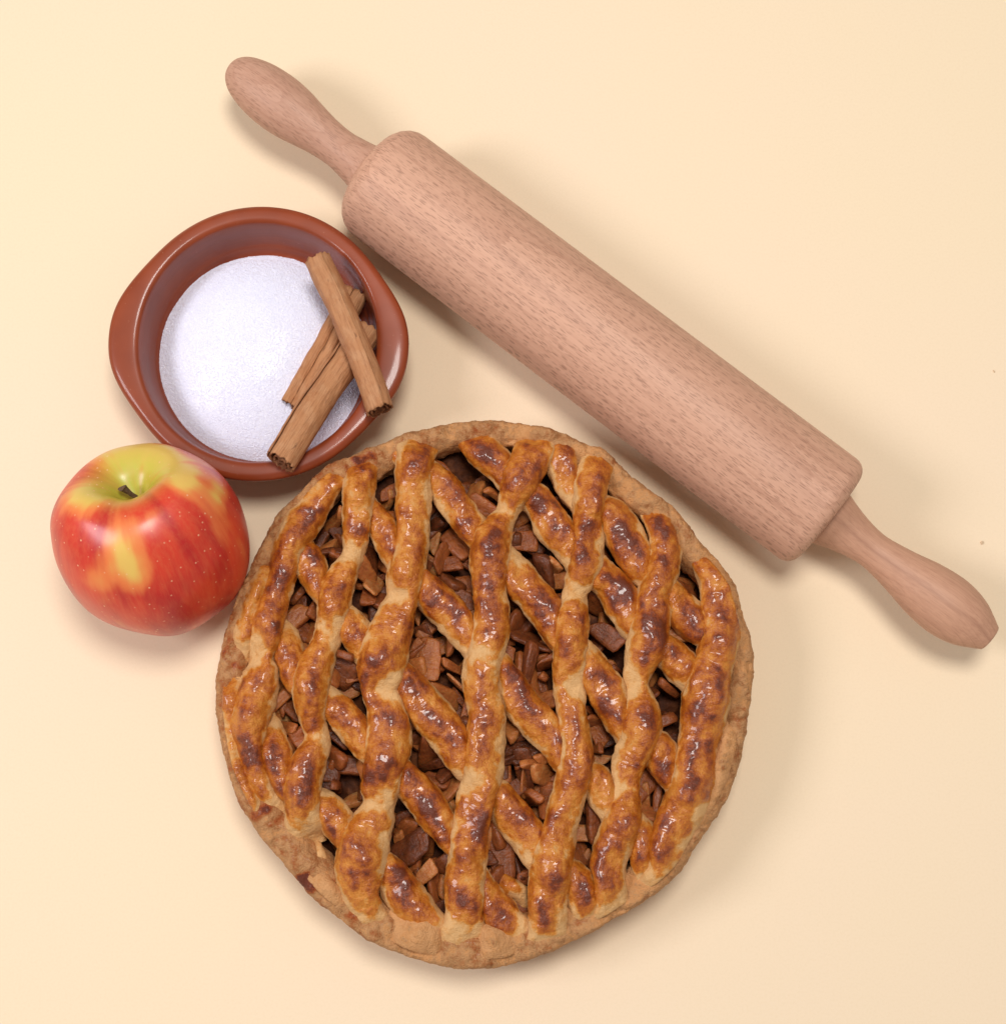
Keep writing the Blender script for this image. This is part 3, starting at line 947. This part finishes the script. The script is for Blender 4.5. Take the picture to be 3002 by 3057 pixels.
# crust: wall and lumpy rim
NA = 900
th = np.linspace(-np.pi, np.pi, NA, endpoint=False)
ro = Rout(th)
for _ in range(6):
    ro = 0.25 * np.roll(ro, 1) + 0.5 * ro + 0.25 * np.roll(ro, -1)
cs = np.stack([np.cos(th), np.sin(th), 0 * th], -1)
wR = np.interp(np.degrees(th), [-180, -150, -120, -90, -60, -30, 0, 30, 60, 90, 120, 150, 180], np.array([80, 90, 100, 110, 100, 85, 65, 70, 75, 65, 75, 80, 80]) * S_P) + 0.0025 * fbm(cs * 4.0, 1, 3, 31)
prof = [(-0.0075, 0.001), (-0.0062, 0.003), (-0.0048, 0.010), (-0.0030, 0.018), (-0.0012, 0.0245), (-0.0001, 0.0285), (-0.0004, 0.0308), (-0.0016, 0.0326)]
rows = [np.stack([(ro + dr) * np.cos(th), (ro + dr) * np.sin(th), np.full(NA, zz_)], -1) for dr, zz_ in prof]
for f_, zz_ in ((0.25, 0.0332), (0.45, 0.0334), (0.65, 0.0330), (0.82, 0.0318), (0.95, 0.0300), (1.02, 0.0275), (1.06, 0.0240), (1.08, 0.0200)):
    r_ = ro - wR * 1.15 * f_
    rows.append(np.stack([r_ * np.cos(th), r_ * np.sin(th), np.full(NA, zz_)], -1))
G0 = np.array(rows)
ti = np.linspace(0, len(rows) - 1, 44)
G = np.zeros((44, NA, 3))
ii = np.clip(ti.astype(int), 0, len(rows) - 2); fr_ = (ti - ii)[:, None, None]
G = G0[ii] * (1 - fr_) + G0[ii + 1] * fr_
for _ in range(2):
    G[1:-1] = 0.25 * G[:-2] + 0.5 * G[1:-1] + 0.25 * G[2:]
nA, nB, nC = fbm(G, 55, 3, 40), fbm(G, 190, 3, 41), fbm(G, 620, 2, 42)
dirr = np.stack([np.cos(th), np.sin(th), 0 * th], -1)[None]
topw = sstep(0.026, 0.033, G[..., 2])
G += dirr * ((0.0012 * nA + 0.0010 * nB + 0.00055 * nC) * (1 - 0.5 * topw))[..., None]
G[..., 2] += topw * (0.0022 * nA + 0.0011 * nB + 0.00050 * nC)
fold = 1 - np.abs(fbm(G, 75, 3, 44)) * 2.6
fold = np.clip(fold, 0, 1) ** 6
G[..., 2] += topw * (0.0016 * fbm(G, 110, 2, 43) - 0.0014 * fold)
ends = np.array([q[e, :2] for q, _ in VS + DS for e in (0, -1)])
de = np.min(np.hypot(G[..., None, 0] - ends[:, 0], G[..., None, 1] - ends[:, 1]), -1)
G[..., 2] += topw * 0.0016 * np.exp(-(de / 0.009) ** 2)
stain = fbm(G, 42, 3, 47)
bk = 0.16 + 0.28 * nA + 0.14 * nB + 0.16 * fold * topw + 0.85 * sstep(0.28, 0.62, stain) * topw + 0.16 * topw
# the left and back of the rim caught more heat
side = sstep(-0.2, 0.8, np.cos(th - R(165)))[None]
bk = bk + 0.22 * side * (0.4 + 0.9 * nB)
obj('crust', mesh_from('crust', G, grid_faces(44, NA, cv=True, flip=True), True, {'bake': bk}), M_RIM, pie)

# filling bed
nr, na = 110, 240
rr = np.linspace(0.001, 1, nr); aa = np.linspace(-np.pi, np.pi, na, endpoint=False)
RB = rr[:, None] * (Rout(aa) - 0.0085)[None]
FX, FY = RB * np.cos(aa), RB * np.sin(aa)
FZ = 0.0142 + 0.0050 * fbm(np.stack([FX, FY, 0 * FX], -1), 90, 4, 60) + dome(np.stack([FX, FY], -1)) * 0.7
obj('filling', mesh_from('filling', np.stack([FX, FY, FZ], -1), grid_faces(nr, na, cv=True)), M_FILL, pie)

# stewed apple pieces showing between the strips
CH = []
for k in range(20):
    bm = bmesh.new()
    sx, sy, sz = 0.0075 + 0.0055 * random.random(), 0.0040 + 0.0030 * random.random(), 0.0015 + 0.0014 * random.random()
    if k % 4 == 3:
        sx, sy, sz = 0.0105, 0.0026, 0.0030
    bmesh.ops.create_cube(bm, size=2)
    bmesh.ops.subdivide_edges(bm, edges=list(bm.edges), cuts=4, use_grid_fill=True)
    pv = np.array([v.co[:] for v in bm.verts])
    nrm_ = (np.abs(pv) ** 6).sum(1) ** (1 / 6.0)
    pv = pv / nrm_[:, None]
    tp, sh, cv_, sk_ = random.uniform(0.1, 0.75), random.uniform(-0.35, 0.35), random.uniform(-0.5, 0.9), random.uniform(-0.3, 0.3)
    X_, Y_, Z_ = pv.T
    Zn = Z_ * (1 - tp * (Y_ * 0.5 + 0.5)) * sz + cv_ * sz * (X_ ** 2)
    Xn = (X_ * (1 - 0.35 * sh * Y_) + sk_ * Y_) * sx
    Yn = (Y_ * (1 + sh * X_ * 0.6)) * sy
    qv = np.stack([Xn, Yn, Zn], -1)
    qv += 0.0008 * np.stack([fbm(qv, 230, 3, 70 + k), fbm(qv, 230, 3, 90 + k), fbm(qv, 230, 3, 110 + k)], -1)
    for v_, c_ in zip(bm.verts, qv):
        v_.co = c_
    me = bpy.data.meshes.new('apple_piece'); bm.to_mesh(me); bm.free()
    me.polygons.foreach_set('use_smooth', np.ones(len(me.polygons), bool))
    CH.append(me)
ALLP = VS + DS
cnt, tries, placed = 0, 0, []
while cnt < 240 and tries < 9000:
    tries += 1
    a = random.uniform(-math.pi, math.pi)
    r = math.sqrt(random.random()) * (float(Rout(np.array(a))) - 0.019)
    xy = np.array([[r * math.cos(a), r * math.sin(a)]])
    dn, dw = near(xy, ALLP)
    if dn[0] < 0.80 * dw[0]:
        continue
    if any(math.hypot(xy[0, 0] - q_[0], xy[0, 1] - q_[1]) < 0.0045 for q_ in placed):
        continue
    placed.append(xy[0])
    o = obj('apple_piece', random.choice(CH), M_CHUNK, pie)
    s_ = random.uniform(0.50, 1.0)
    o.scale = (s_, s_, s_)
    o.location = (xy[0, 0], xy[0, 1], 0.0165 + random.uniform(0, 0.0100) + float(dome(xy)[0]) * 0.7)
    o.rotation_euler = (random.gauss(0, 0.55), random.gauss(0, 0.55), random.uniform(0, 6.28))
    cnt += 1

# ------------------------------------------------------------------ crumbs
for i, (px, py, s_, lab) in enumerate(((2930, 1620, 0.0007, 'tiny pale crumb on the table right of the rolling pin'), (2966, 1108, 0.0005, 'thin speck on the table near the right edge above the handle'))):
    bm = bmesh.new()
    bmesh.ops.create_icosphere(bm, subdivisions=2, radius=s_)
    for v in bm.verts:
        v.co *= 1 + random.uniform(-0.28, 0.25)
        if i:
            v.co.x *= 0.45
            v.co.y *= 1.5
        v.co.z *= 0.7
    me = bpy.data.meshes.new('crumb'); bm.to_mesh(me); bm.free()
    o = obj('crumb', me, M_CRUMB)
    p = at(px, py, s_ * 0.5)
    o.location = (p[0], p[1], s_ * 0.55)
    o.rotation_euler = (0, 0, 0.6)
    tag(o, lab, 'crumb')
